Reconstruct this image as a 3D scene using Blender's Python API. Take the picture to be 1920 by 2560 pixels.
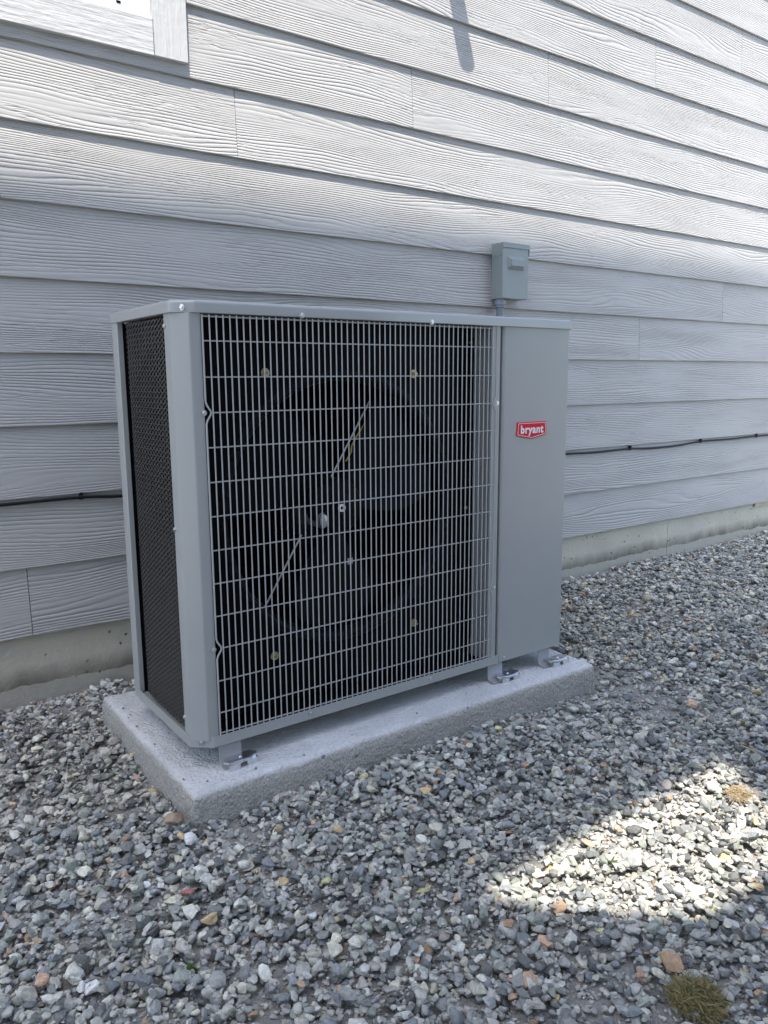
import bpy, math, random
import numpy as np
from mathutils import Vector, Matrix, noise

for o in list(bpy.data.objects):
    bpy.data.objects.remove(o)
scene = bpy.context.scene
COL = scene.collection
R = math.radians
PI = math.pi
random.seed(7)
rng = np.random.default_rng(11)

# ------------------------------------------------------------------ camera
cam_d = bpy.data.cameras.new('camera')
cam = bpy.data.objects.new('camera', cam_d)
COL.objects.link(cam)
YAW, PITCH, ROLL = 0.626258, -0.169846, -0.006833
f = Vector((math.sin(YAW)*math.cos(PITCH), math.cos(YAW)*math.cos(PITCH), math.sin(PITCH)))
r = Vector((math.cos(YAW), -math.sin(YAW), 0))
u = r.cross(f)
cr, sr = math.cos(ROLL), math.sin(ROLL)
r2 = r*cr+u*sr
u2 = -r*sr+u*cr
M = Matrix((r2, u2, -f)).transposed().to_4x4()
M.translation = Vector((-0.5328, -2.0821, 0.8630))
cam.matrix_world = M
cam_d.sensor_fit = 'HORIZONTAL'
cam_d.sensor_width = 36.0
cam_d.lens = 36.0*1954.98/1920.0
cam_d.clip_start = 0.02
cam_d.clip_end = 500
scene.camera = cam
scene.render.resolution_x = 768
scene.render.resolution_y = 1024

# ------------------------------------------------------------------ sky, sun, exposure
SUN = Vector((-0.257, -0.385, 1.0)).normalized()      # towards the sun
elev = math.asin(SUN.z)
w = bpy.data.worlds.new('World')
scene.world = w
w.use_nodes = True
nt = w.node_tree
bg = nt.nodes['Background']
sky = nt.nodes.new('ShaderNodeTexSky')
sky.sky_type = 'NISHITA'
sky.sun_disc = False
sky.sun_elevation = elev
sky.sun_rotation = math.atan2(SUN.x, SUN.y)
sky.air_density = 1.0
sky.dust_density = 1.7
sky.ozone_density = 1.15
nt.links.new(sky.outputs[0], bg.inputs[0])
bg.inputs[1].default_value = 0.145
sd = bpy.data.lights.new('sun', 'SUN')
sd.energy = 2.65
sd.angle = R(0.5)
sd.color = (1.0, 0.935, 0.845)
so = bpy.data.objects.new('sun', sd)
so.rotation_euler = SUN.to_track_quat('Z', 'Y').to_euler()
so.location = (0, -3, 12)
COL.objects.link(so)
scene.view_settings.view_transform = 'Standard'
scene.view_settings.look = 'None'
scene.view_settings.gamma = 1.0
scene.view_settings.use_curve_mapping = False
scene.view_settings.exposure = 1.70

# ------------------------------------------------------------------ helpers
def tag(o, label=None, cat=None, group=None, kind=None):
    if label: o['label'] = label
    if cat: o['category'] = cat
    if group: o['group'] = group
    if kind: o['kind'] = kind
    return o

def thing(name, label, cat, loc=(0, 0, 0), group=None):
    o = bpy.data.objects.new(name, None)
    o.empty_display_size = 0.05
    COL.objects.link(o)
    o.location = loc
    return tag(o, label, cat, group)

def child(o, parent):
    o.parent = parent
    # world = own transform as built; parents are never rotated
    off = Vector((0, 0, 0)); p = parent
    while p:
        off += p.location; p = p.parent
    o.location = o.location - off
    return o

class MB:
    def __init__(s):
        s.v = []; s.f = []
    def add(s, vs, fs):
        b = len(s.v)
        s.v += [tuple(x) for x in vs]
        s.f += [tuple(b+i for i in q) for q in fs]
        return s
    def box(s, x0, x1, y0, y1, z0, z1):
        return s.add([(x0, y0, z0), (x1, y0, z0), (x1, y1, z0), (x0, y1, z0), (x0, y0, z1), (x1, y0, z1), (x1, y1, z1), (x0, y1, z1)],
                     [(3, 2, 1, 0), (4, 5, 6, 7), (0, 1, 5, 4), (1, 2, 6, 5), (2, 3, 7, 6), (3, 0, 4, 7)])
    def tube(s, pts, rad, seg=6, caps=True):
        pts = [Vector(p) for p in pts]
        n = len(pts); vs = []; fs = []
        prev = None
        for i, p in enumerate(pts):
            t = (pts[min(i+1, n-1)]-pts[max(i-1, 0)]).normalized()
            a = prev if prev is not None else (Vector((0, 0, 1)) if abs(t.z) < 0.9 else Vector((1, 0, 0)))
            a = (a-t*a.dot(t)).normalized(); b = t.cross(a); prev = a
            rr = rad[i] if hasattr(rad, '__len__') else rad
            for k in range(seg):
                an = 2*PI*k/seg+PI/seg
                vs.append(p+(a*math.cos(an)+b*math.sin(an))*rr)
        for i in range(n-1):
            for k in range(seg):
                k2 = (k+1) % seg
                fs.append((i*seg+k, i*seg+k2, (i+1)*seg+k2, (i+1)*seg+k))
        if caps:
            fs.append(tuple(range(seg-1, -1, -1))); fs.append(tuple((n-1)*seg+k for k in range(seg)))
        return s.add(vs, fs)
    def loft(s, rings, cap0=True, cap1=True, closed=True):
        n = len(rings[0]); vs = [p for q in rings for p in q]; fs = []
        m = n if closed else n-1
        for i in range(len(rings)-1):
            for k in range(m):
                k2 = (k+1) % n
                fs.append((i*n+k, i*n+k2, (i+1)*n+k2, (i+1)*n+k))
        if cap0: fs.append(tuple(range(n-1, -1, -1)))
        if cap1: fs.append(tuple((len(rings)-1)*n+k for k in range(n)))
        return s.add(vs, fs)
    def build(s, name, mat, parent=None, smooth=None, recalc=True):
        me = bpy.data.meshes.new(name)
        me.from_pydata(s.v, [], s.f)
        me.update()
        if recalc:
            import bmesh
            bm = bmesh.new(); bm.from_mesh(me)
            bmesh.ops.recalc_face_normals(bm, faces=bm.faces)
            bm.to_mesh(me); bm.free()
        if mat: me.materials.append(mat)
        if smooth is not None:
            me.shade_smooth()
            me.set_sharp_from_angle(angle=R(smooth))
        o = bpy.data.objects.new(name, me)
        COL.objects.link(o)
        if parent: child(o, parent)
        return o

def copy_obj(o, loc, parent):
    c = o.copy(); COL.objects.link(c)
    c.parent = None; c.location = loc
    if parent: child(c, parent)
    return c

def round_poly(pts, rad, seg=5):
    """counter-clockwise polygon in the plane, corners rounded (rad: number or list)"""
    out = []; n = len(pts)
    for i in range(n):
        p = Vector(pts[i]); a = Vector(pts[i-1])-p; b = Vector(pts[(i+1) % n])-p
        rr = rad[i] if hasattr(rad, '__len__') else rad
        if rr <= 0:
            out.append(tuple(p)); continue
        ang = a.angle(b); t = min(rr/math.tan(ang/2), a.length*.49, b.length*.49)
        rr = t*math.tan(ang/2)
        a.normalize(); b.normalize()
        p0 = p+a*t; p1 = p+b*t
        c = p+(a+b).normalized()*(rr/math.sin(ang/2))
        a0 = math.atan2(p0.y-c.y, p0.x-c.x); a1 = math.atan2(p1.y-c.y, p1.x-c.x)
        d = (a1-a0+PI) % (2*PI)-PI
        for k in range(seg+1):
            an = a0+d*k/seg
            out.append((c.x+rr*math.cos(an), c.y+rr*math.sin(an)))
    return out

def inset(pts, d):
    """inset a counter-clockwise convex polygon by d"""
    out = []; n = len(pts)
    for i in range(n):
        p = Vector(pts[i]); e0 = (p-Vector(pts[i-1])); e1 = (Vector(pts[(i+1) % n])-p)
        if e0.length < 1e-9: e0 = e1
        if e1.length < 1e-9: e1 = e0
        e0.normalize(); e1.normalize()
        n0 = Vector((-e0.y, e0.x)); n1 = Vector((-e1.y, e1.x))
        m = (n0+n1); L = m.length
        m = m/L if L > 1e-6 else n0
        k = d/max(0.3, m.dot(n0))
        out.append((p.x+m.x*k, p.y+m.y*k))
    return out

def hexscrew(rad=0.004, h=0.0035, washer=True):
    """template along -Y (head points to -Y), origin on the surface"""
    m = MB()
    if washer:
        m.loft([[(math.cos(a)*rad*1.45, 0.0008, math.sin(a)*rad*1.45) for a in [2*PI*k/14 for k in range(14)]],
                [(math.cos(a)*rad*1.4, -0.0012, math.sin(a)*rad*1.4) for a in [2*PI*k/14 for k in range(14)]]])
    m.loft([[(math.cos(a)*rad, -0.0005, math.sin(a)*rad) for a in [2*PI*k/6 for k in range(6)]],
            [(math.cos(a)*rad, -h*.8, math.sin(a)*rad) for a in [2*PI*k/6 for k in range(6)]],
            [(math.cos(a)*rad*.8, -h, math.sin(a)*rad*.8) for a in [2*PI*k/6 for k in range(6)]]])
    return m

# ------------------------------------------------------------------ materials
class NT:
    def __init__(s, name):
        s.m = bpy.data.materials.new(name); s.m.use_nodes = True
        s.t = s.m.node_tree; s.b = s.t.nodes['Principled BSDF']
    def n(s, typ, **kw):
        nd = s.t.nodes.new(typ)
        for k, v in kw.items(): setattr(nd, k, v)
        return nd
    def l(s, a, b): s.t.links.new(a, b)
    def val(s, sock, v):
        if hasattr(v, 'links') or isinstance(v, bpy.types.NodeSocket): s.l(v, sock)
        else: sock.default_value = v
    def math(s, op, a, b=None, c=None, clamp=False):
        nd = s.n('ShaderNodeMath', operation=op); nd.use_clamp = clamp
        s.val(nd.inputs[0], a)
        if b is not None: s.val(nd.inputs[1], b)
        if c is not None: s.val(nd.inputs[2], c)
        return nd.outputs[0]
    def noise(s, vec, scale, detail=2, rough=.5, dims='3D', w=None):
        nd = s.n('ShaderNodeTexNoise', noise_dimensions=dims)
        if vec is not None: s.l(vec, nd.inputs['Vector'])
        nd.inputs['Scale'].default_value = scale; nd.inputs['Detail'].default_value = detail; nd.inputs['Roughness'].default_value = rough
        if w is not None: s.val(nd.inputs['W'], w)
        return nd.outputs['Fac']
    def mapping(s, vec, scale=(1, 1, 1), loc=(0, 0, 0)):
        nd = s.n('ShaderNodeMapping'); s.l(vec, nd.inputs[0])
        nd.inputs['Scale'].default_value = scale; nd.inputs['Location'].default_value = loc
        return nd.outputs[0]
    def coord(s, which='Object'): return s.n('ShaderNodeTexCoord').outputs[which]
    def ramp(s, fac, stops, interp='LINEAR'):
        nd = s.n('ShaderNodeValToRGB'); s.l(fac, nd.inputs[0]); nd.color_ramp.interpolation = interp
        e = nd.color_ramp.elements
        while len(e) < len(stops): e.new(0.5)
        for i, (p, c) in enumerate(stops):
            e[i].position = p; e[i].color = (c, c, c, 1) if not hasattr(c, '__len__') else (*c, 1)
        return nd.outputs[0]
    def mix(s, fac, a, b, blend='MIX'):
        nd = s.n('ShaderNodeMix', data_type='RGBA', blend_type=blend)
        s.val(nd.inputs[0], fac)
        for k, v in ((6, a), (7, b)):
            if isinstance(v, tuple): nd.inputs[k].default_value = (*v, 1) if len(v) == 3 else v
            else: s.l(v, nd.inputs[k])
        return nd.outputs[2]
    def bump(s, h, dist=.001, strength=1.0, normal=None):
        nd = s.n('ShaderNodeBump'); s.l(h, nd.inputs['Height'])
        nd.inputs['Distance'].default_value = dist; nd.inputs['Strength'].default_value = strength
        if normal is not None: s.l(normal, nd.inputs['Normal'])
        return nd.outputs[0]
    def set(s, color=None, rough=None, metal=None, normal=None, spec=None):
        b = s.b
        if color is not None:
            if isinstance(color, tuple): b.inputs['Base Color'].default_value = (*color, 1)
            else: s.l(color, b.inputs['Base Color'])
        if rough is not None: s.val(b.inputs['Roughness'], rough)
        if metal is not None: b.inputs['Metallic'].default_value = metal
        if normal is not None: s.l(normal, b.inputs['Normal'])
        if spec is not None: b.inputs['Specular IOR Level'].default_value = spec
        return s.m

def mat_plain(name, color, rough=.5, metal=0.0, bump=0.0, bscale=200, mott=.06, spec=.5):
    t = NT(name); co = t.coord()
    n1 = t.noise(co, 9, 4, .6)
    dark = tuple(c*(1-mott) for c in color); lite = tuple(min(1, c*(1+mott)) for c in color)
    col = t.ramp(n1, [(.3, dark), (.7, lite)])
    ro = t.math('ADD', t.math('MULTIPLY', t.noise(co, 35, 3), .12), rough-.06)
    nm = t.bump(t.noise(co, bscale, 2), .0004, bump) if bump else None
    return t.set(col, ro, metal, nm, spec)

def mat_siding():
    t = NT('painted_wood_grain_siding')
    co = t.coord()
    rnd = t.n('ShaderNodeObjectInfo').outputs['Random']
    W_ = t.math('MULTIPLY', rnd, 173.0)
    sep = t.n('ShaderNodeSeparateXYZ'); t.l(co, sep.inputs[0])
    z = sep.outputs[2]
    # warped growth rings: F = z*freq + big smooth warp + small wiggle
    big = t.noise(t.mapping(co, (.75, 1, 6.5)), 1.0, 1.6, .45, '4D', W_)
    mid = t.noise(t.mapping(co, (2.3, 1, 14.0)), 1.0, 1.0, .5, '4D', t.math('ADD', W_, 31.0))
    wig = t.noise(t.mapping(co, (6, 1, 24.0)), 1.0, 2.0, .5, '4D', t.math('ADD', W_, 57.0))
    F = t.math('ADD', t.math('MULTIPLY', z, 118.0),
               t.math('ADD', t.math('MULTIPLY', big, 21.0), t.math('ADD', t.math('MULTIPLY', mid, 3.4), t.math('MULTIPLY', wig, .8))))
    c = t.math('COSINE', t.math('MULTIPLY', F, 2*PI))
    g = t.math('POWER', t.math('MULTIPLY_ADD', c, .5, .5), 2.6)
    amp = t.ramp(t.noise(t.mapping(co, (2.2, 1, 15)), 1.0, 2, .5, '4D', t.math('ADD', W_, 9.0)), [(.36, .15), (.60, 1.0)])
    groove = t.math('MULTIPLY', g, amp)
    dash = t.ramp(t.noise(t.mapping(co, (22, 1, 260)), 1.0, 1.5, .5, '4D', t.math('ADD', W_, 77.0)), [(.56, 0.0), (.70, 1.0)])
    dmask = t.ramp(t.noise(t.mapping(co, (4, 1, 18)), 1.0, 1, .5, '4D', t.math('ADD', W_, 44.0)), [(.48, 0.0), (.6, .75)])
    h = t.math('SUBTRACT', 1.0, t.math('ADD', groove, t.math('MULTIPLY', dash, dmask)))
    lump = t.noise(t.mapping(co, (6, 1, 25)), 1.0, 2, .5, '4D', W_)
    h2 = t.math('ADD', h, t.math('MULTIPLY', lump, 1.6))
    nm = t.bump(h2, .0018, 1.0)
    n2 = t.noise(co, 2.5, 4, .6, '4D', W_)
    col = t.ramp(n2, [(.3, (.382, .375, .360)), (.7, (.418, .410, .393))])
    dirt = t.ramp(t.noise(t.mapping(co, (1.3, 1, 3)), 1.0, 4, .65, '4D', t.math('ADD', W_, 5.0)), [(.60, 0.0), (.8, .22)])
    col = t.mix(dirt, col, (.34, .32, .285))
    return t.set(col, .62, 0, nm, .35)

def mat_trim():
    t = NT('painted_trim_board'); co = t.coord()
    n1 = t.noise(t.mapping(co, (110, 110, 7)), 1.0, 3, .6)
    n2 = t.noise(co, 60, 3)
    nm = t.bump(t.math('ADD', n1, t.math('MULTIPLY', n2, .4)),   .0028, 1.0)
    return t.set((.50, .50, .485), .6, 0, nm, .3)
def mat_trim_h():
    t = NT('painted_sill_board'); co = t.coord()
    n1 = t.noise(t.mapping(co, (8, 110, 95)), 1.0, 3, .6)
    n2 = t.noise(co, 60, 3)
    nm = t.bump(t.math('ADD', n1, t.math('MULTIPLY', n2, .4)),   .0028, 1.0)
    return t.set((.50, .50, .485), .6, 0, nm, .3)

def mat_foundation():
    t = NT('poured_concrete_foundation'); co = t.coord()
    sep = t.n('ShaderNodeSeparateXYZ'); t.l(co, sep.inputs[0])
    z = sep.outputs[2]
    n1 = t.noise(co, 4.5, 5, .65)
    base = t.ramp(n1, [(.3, (.45, .42, .335)), (.7, (.56, .525, .43))])
    base = t.mix(t.ramp(t.noise(t.mapping(co, (3, 1, 9)), 1, 5, .7), [(.45, 0.0), (.75, .4)]), base, (.42, .42, .41))
    # ragged tide line of old dirt, dark band over a paler band
    tide = t.math('ADD', t.math('MULTIPLY', t.noise(t.mapping(co, (7, 1, 0)), 1, 5, .62), .05), t.math('MULTIPLY', t.noise(t.mapping(co, (1.2, 1, 0)), 1, 2), .05))
    zz = t.math('SUBTRACT', z, tide)
    band = t.ramp(t.math('MULTIPLY_ADD', zz, 6.0, 0.0), [(.175, 0.0), (.20, 1.0), (.29, .8), (.52, 0.0)])
    streak = t.ramp(t.noise(t.mapping(co, (16, 1, 5)), 1, 4), [(.30, .62), (.65, 1.0)])
    col = t.mix(t.math('MULTIPLY', t.math('MULTIPLY', band, streak), .95), base, (.13, .122, .10))
    low = t.ramp(t.math('MULTIPLY_ADD', zz, 6.0, 0.0), [(.165, 1.0), (.195, 0.0)])
    col = t.mix(t.math('MULTIPLY', low, .85), col, (.36, .345, .30))
    pit = t.n('ShaderNodeTexVoronoi'); t.l(co, pit.inputs['Vector']); pit.inputs['Scale'].default_value = 36
    hole = t.ramp(pit.outputs['Distance'], [(.09, 1.0), (.17, 0.0)])
    hmask = t.ramp(t.noise(co, 7, 2), [(.46, 0.0), (.52, 1.0)])
    hole = t.math('MULTIPLY', hole, hmask)
    col = t.mix(t.math('MULTIPLY', hole, .8), col, (.10, .095, .085))
    h = t.math('SUBTRACT', t.math('ADD', t.math('MULTIPLY', t.noise(co, 60, 5, .7), .7), t.noise(co, 14, 3)), hole)
    return t.set(col, .85, 0, t.bump(h, .004, 1.0), .2)

def mat_pad():
    t = NT('stuccoed_concrete_pad'); co = t.coord()
    n1 = t.noise(co, 7, 5, .65)
    col = t.ramp(n1, [(.3, (.53, .53, .53)), (.7, (.68, .68, .675))])
    n2 = t.noise(co, 170, 3, .6)
    col = t.mix(t.ramp(n2, [(.36, .35), (.50, 0.0)]), col, (.32, .32, .31))
    # side faces painted darker and browner: weaker light and warm bounce put into colour
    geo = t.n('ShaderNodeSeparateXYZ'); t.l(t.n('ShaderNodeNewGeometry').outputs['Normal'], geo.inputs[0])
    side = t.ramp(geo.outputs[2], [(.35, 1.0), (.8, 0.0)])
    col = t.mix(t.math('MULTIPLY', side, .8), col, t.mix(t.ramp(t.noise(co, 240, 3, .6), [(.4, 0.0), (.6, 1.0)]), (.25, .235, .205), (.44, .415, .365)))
    speck = t.ramp(t.noise(co, 38, 2), [(.735, 0.0), (.75, 1.0)])
    col = t.mix(t.math('MULTIPLY', speck, .7), col, (.07, .07, .07))
    h = t.math('ADD', t.noise(co, 170, 3, .6), t.math('MULTIPLY', t.noise(co, 75, 3), 1.3))
    return t.set(col, .9, 0, t.bump(h, .006, 1.0), .2)

def mat_stone():
    t = NT('crushed_stone'); co = t.coord()
    att = t.n('ShaderNodeAttribute', attribute_name='stone_colour')
    n1 = t.noise(co, 160, 4, .65)
    k = t.ramp(n1, [(.3, .72), (.7, 1.22)])
    col = t.mix(1.0, att.outputs['Color'], k, 'MULTIPLY')
    n2 = t.noise(co, 420, 2)
    col = t.mix(t.ramp(n2, [(.60, 0.0), (.74, .45)]), col, (.42, .41, .38))
    return t.set(col, .86, 0, t.bump(t.noise(co, 330, 3, .6), .0008, .7), .25)

def mat_dirt():
    t = NT('gritty_ground'); co = t.coord()
    n1 = t.noise(co, 5, 5, .6); n2 = t.noise(co, 130, 4, .7)
    col = t.ramp(n1, [(.3, (.27, .26, .235)), (.7, (.38, .365, .33))])
    col = t.mix(t.ramp(n2, [(.4, 0.0), (.65, .7)]), col, (.34, .335, .32))
    return t.set(col, .95, 0, t.bump(n2, .01, 1.0), .1)

def mat_blade(name, a, b):
    t = NT(name)
    att = t.n('ShaderNodeAttribute', attribute_name='tint')
    col = t.mix(att.outputs['Fac'], a, b)
    return t.set(col, .7, 0, None, .2)

M_SIDING = mat_siding(); M_TRIM = mat_trim(); M_TRIMH = mat_trim_h(); M_FOUND = mat_foundation(); M_PAD = mat_pad()
M_STONE = mat_stone(); M_DIRT = mat_dirt()
M_PAINT = mat_plain('grey_powder_coat', (.335, .345, .338), .33, 0, 0, 900, .02, .5)
M_LID = mat_plain('grey_gloss_coat', (.345, .355, .348), .17, 0, 0, 900, .015, .6)
M_WIRE = mat_plain('grey_coated_wire', (.40, .405, .40), .34, 0, 0, 200, .04)
M_BLACK = mat_plain('black_painted_sheet', (.0028, .0028, .0033), .5, 0, .1, 300, .2, .08)
M_RING = mat_plain('black_ring', (.006, .0065, .008), .28, 0, 0, 200, .1, .12)
M_FAN = mat_plain('black_fan_plastic', (.005, .0055, .0062), .42, 0, .15, 500, .15, .09)
M_NET = mat_plain('glossy_black_netting', (.022, .022, .023), .14, 0, 0, 200, .1, 1.0)
M_FIN = mat_plain('dark_coil_fins', (.03, .03, .032), .35, .8, .3, 500, .3)
M_ZINC = mat_plain('bright_zinc', (.72, .74, .75), .22, 1.0, .1, 90, .08)
M_SCREW = mat_plain('zinc_screw', (.62, .63, .63), .32, 1.0, 0, 200, .1)
M_YZINC = mat_plain('yellow_zinc_hardware', (.50, .44, .26), .35, 1.0, 0, 200, .12)
M_GALV = mat_plain('galvanised_strap', (.33, .33, .34), .42, .3, .15, 120, .1)
M_RED = mat_plain('red_badge', (.66, .010, .028), .5, 0, 0, 200, .03, .2)
M_WHITE = mat_plain('white_print', (.80, .78, .78), .45, 0, 0, 200, .02)
M_BOX = mat_plain('grey_green_enclosure', (.235, .262, .258), .42, 0, .15, 500, .03)
M_CONDUIT = mat_plain('grey_conduit', (.20, .22, .25), .45, 0, 0, 200, .06)
M_CABLE = mat_plain('black_cable', (.010, .011, .015), .45, 0, 0, 200, .1, .25)
M_ROD = mat_plain('pale_steel_rod', (.82, .82, .80), .4, .0, 0, 200, .06)
M_YWIRE = mat_plain('yellow_wire', (.75, .50, .07), .45)
M_VINYL = mat_plain('white_vinyl', (.80, .81, .82), .38, 0, 0, 200, .015)
M_CAN = mat_plain('bare_motor_can', (.5, .5, .5), .35, .8)
M_MOTOR = mat_plain('dark_motor_steel', (.06, .06, .062), .35, .7, .1, 200, .15)
M_SHADE_WALL = mat_plain('pale_shade_wall', (.56, .60, .66), .8, 0, .4, 60, .08)  # finish of the added shade wall, pale blue to tint its bounce
M_WOOD = mat_plain('raw_pine_strip', (.46, .39, .27), .75, 0, .3, 150, .12)
M_TARP = mat_plain('dark_sheathing', (.05, .05, .05), .9)
tg = NT('window_glass'); tg.set((.03, .035, .04), .04, 0, None, .8); M_GLASS = tg.m

# ------------------------------------------------------------------ ground
def ground_z(x, y):
    z = 0.020+0.010*noise.noise((x*1.7, y*1.7, 3.1))+0.005*noise.noise((x*5, y*5, 8.2))
    if y > -0.5: z += 0.012*min(1, (y+0.5)/0.5)
    return z
def grid_axis(lo, hi, step, far):
    a = list(np.arange(lo, hi+1e-6, step))
    return [-far, -15, -6, -3]+a+[hi+2, hi+6, hi+15, far]
gx = [-40, -15, -6, -3]+list(np.arange(-1.6, 4.6, .06))+[6, 9, 18, 40]
gy = [-40, -20, -10, -5]+list(np.arange(-2.8, 0.10, .06))
gm = MB()
gm.add([(x, y, ground_z(x, y) if (-1.7 < x < 4.7 and -2.9 < y) else 0.015) for y in gy for x in gx],
       [(j*len(gx)+i, j*len(gx)+i+1, (j+1)*len(gx)+i+1, (j+1)*len(gx)+i) for j in range(len(gy)-1) for i in range(len(gx)-1)])
tag(gm.build('ground', M_DIRT, None, 60), kind='structure')

# ------------------------------------------------------------------ house: lap siding, foundation, window
house = thing('house', 'pale grey house wall of wood-grained lap siding on a concrete foundation', 'house', (0, 0.1, 0))
E_, Z0 = 0.1778, 0.2176
PL = 3.66
mesh_cache = {}
def plank(x0, x1, k):
    L = round(x1-x0, 4)
    if L not in mesh_cache:
        # outer face leans out towards its lower edge; small arris on the lower edge
        prof = [(0.0114, E_+.030), (0.0, 0.0018), (0.0006, 0.0003), (0.0016, 0.0), (0.0074, 0.0), (0.0178, E_+.030)]
        m = MB(); vs = [(x, y, z) for x in (0, L) for (y, z) in prof]; n = len(prof)
        fs = [(i, (i+1) % n, n+(i+1) % n, n+i) for i in range(n)]+[tuple(range(n)), tuple(range(2*n-1, n-1, -1))]
        m.add(vs, fs)
        mesh_cache[L] = m.build('plank', M_SIDING)
        o = mesh_cache[L]
        o.location = (x0, 0, Z0+k*E_)
        return child(o, house)
    return copy_obj(mesh_cache[L], (x0, 0, Z0+k*E_), house)
XA, XB = -3.2, 5.2
WIN = (-1.0, 0.3505, 1.6690, 3.0)      # outer edges of the window trim
for k in range(0, 22):
    xj = {0: -.137, 4: 2.303, 5: 2.909, 6: -.127, 7: .486, 8: 1.098, 9: 1.713, 10: 2.327, 11: 2.933}.get(k, -0.137+0.6125*k) % PL
    cuts = [XA]
    x = xj-3*PL
    while x < XB:
        if x > XA+.05: cuts.append(x)
        x += PL
    cuts.append(XB)
    za = Z0+k*E_
    for a, b in zip(cuts[:-1], cuts[1:]):
        a += .0009; b -= .0009
        # the courses beside the window stop at its trim
        if za+.002 >= WIN[2] and za+E_ < WIN[3]+.1 and a < WIN[1] and b > WIN[0]:
            if a < WIN[0]: plank(a, WIN[0]-.002, k)
            if b > WIN[1]: plank(WIN[1]+.003, b, k)
        else:
            plank(a, b, k)
# sheathing behind the planks and wall above the courses in view
MB().box(XA, XB, .0175, .10, Z0+.01, 6.6).build('wall_sheathing', M_TARP, house)
MB().box(XA, XB, .002, .0170, Z0+22*E_+.012, 6.6).build('upper_wall', M_SIDING, house)
for (a, b) in ((XA, 2.6005), (2.6035, XB)):
    MB().box(a, b, .020, .16, -.25, Z0+.008).build('foundation_section', M_FOUND, house)
m = MB(); m.box(3.33, XB, .0085, .0185, Z0-.020, Z0-.001); m.build('starter_strip', M_WOOD, house)

# window with trim boards, vinyl frame and glass
win = MB().box(WIN[0]+.09, .262, -.001, .060, 1.7555, 1.764).build('window', M_VINYL, house)
def tboard(name, x0, x1, z0, z1, y0, mat):
    pr = round_poly([(x0, z0), (x1, z0), (x1, z1), (x0, z1)], .002, 2)
    m = MB(); m.loft([[(p[0], .02, p[1]) for p in pr], [(p[0], y0+.002, p[1]) for p in pr], [(p[0], y0, p[1]) for p in inset(pr, .0016)]])
    return m.build(name, mat, win, 30)
tboard('trim_board', .2605, .3495, 1.6690, 3.0, -.0130, M_TRIM)
tboard('trim_board', WIN[0]+.09, .2598, 1.6685, 1.7550, -.0120, M_TRIMH)
tboard('trim_board', WIN[0], WIN[0]+.089, 1.6690, 3.0, -.0130, M_TRIM)
tboard('trim_board', WIN[0]+.09, .2598, 2.91, 3.0, -.0125, M_TRIMH)
for (x0, x1, z0, z1) in ((WIN[0]+.09, .2598, 1.7645, 1.80), (.224, .2598, 1.8005, 2.9), (WIN[0]+.09, WIN[0]+.125, 1.8005, 2.9), (WIN[0]+.126, .2235, 2.86, 2.9)):
    m = MB(); m.box(x0, x1, .004, .055, z0, z1)
    m.build('frame', M_VINYL, win)
for (x0, x1, z0, z1) in ((WIN[0]+.126, .223, 1.8005, 1.835), (.190, .223, 1.8355, 2.859), (WIN[0]+.126, WIN[0]+.158, 1.8355, 2.859)):
    MB().box(x0, x1, .014, .052, z0, z1).build('sash', M_VINYL, win)
MB().box(.175, .186, .0025, .0045, 1.776, 1.782).build('weep_slot', M_BLACK, win)
MB().box(WIN[0]+.159, .1895, .030, .036, 1.836, 2.859).build('pane', M_GLASS, win)

# stub of exhaust pipe in the wall above the view; its shadow falls on the siding
TAN = SUN.z/abs(SUN.y); LAT = SUN.x/SUN.z
PLEN = .22
tipz, tipx = 1.888, 1.322
bz = tipz+PLEN*TAN; bx = tipx+LAT*PLEN*TAN
m = MB(); m.tube([(bx, .02, bz), (bx, -PLEN, bz)], .0335, 28)
vp = m.build('exhaust_pipe', M_VINYL, None, 40)
tag(vp, 'white exhaust pipe stub sticking out of the upper siding', 'pipe')

# ------------------------------------------------------------------ added wall out of view: shades the yard, opening lets through the sun patch
nb = thing('added_shade_wall', 'tall added wall out of view that shades the yard, with one opening for sun', 'wall', (-1, -2.78, 0))
NY0, NY1 = -2.85, -2.70
NH = 1.375+2.70*TAN
NX0, NX1 = -2.30, 2.1
HX0, HX1 = -.78, .02
HZ0, HZ1 = 3.19, 4.25
for (x0, x1, z0, z1) in ((NX0, HX0, -.2, NH), (HX1, NX1, -.2, NH), (HX0, HX1, -.2, HZ0), (HX0, HX1, HZ1, NH)):
    MB().box(x0, x1, NY0, NY1, z0, z1).build('shade_panel', M_SHADE_WALL, nb)

m = MB(); tri = [(HX0-.01, HZ0-.01), (-.30, HZ0-.01), (HX0-.01, 3.92)]  # added plate across the opening's corner, slants the edge of the sun patch
m.loft([[(x, NY1-.012, z) for x, z in tri], [(x, NY1+.003, z) for x, z in tri]])
m.build('opening_mask', M_SHADE_WALL, nb)

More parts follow.
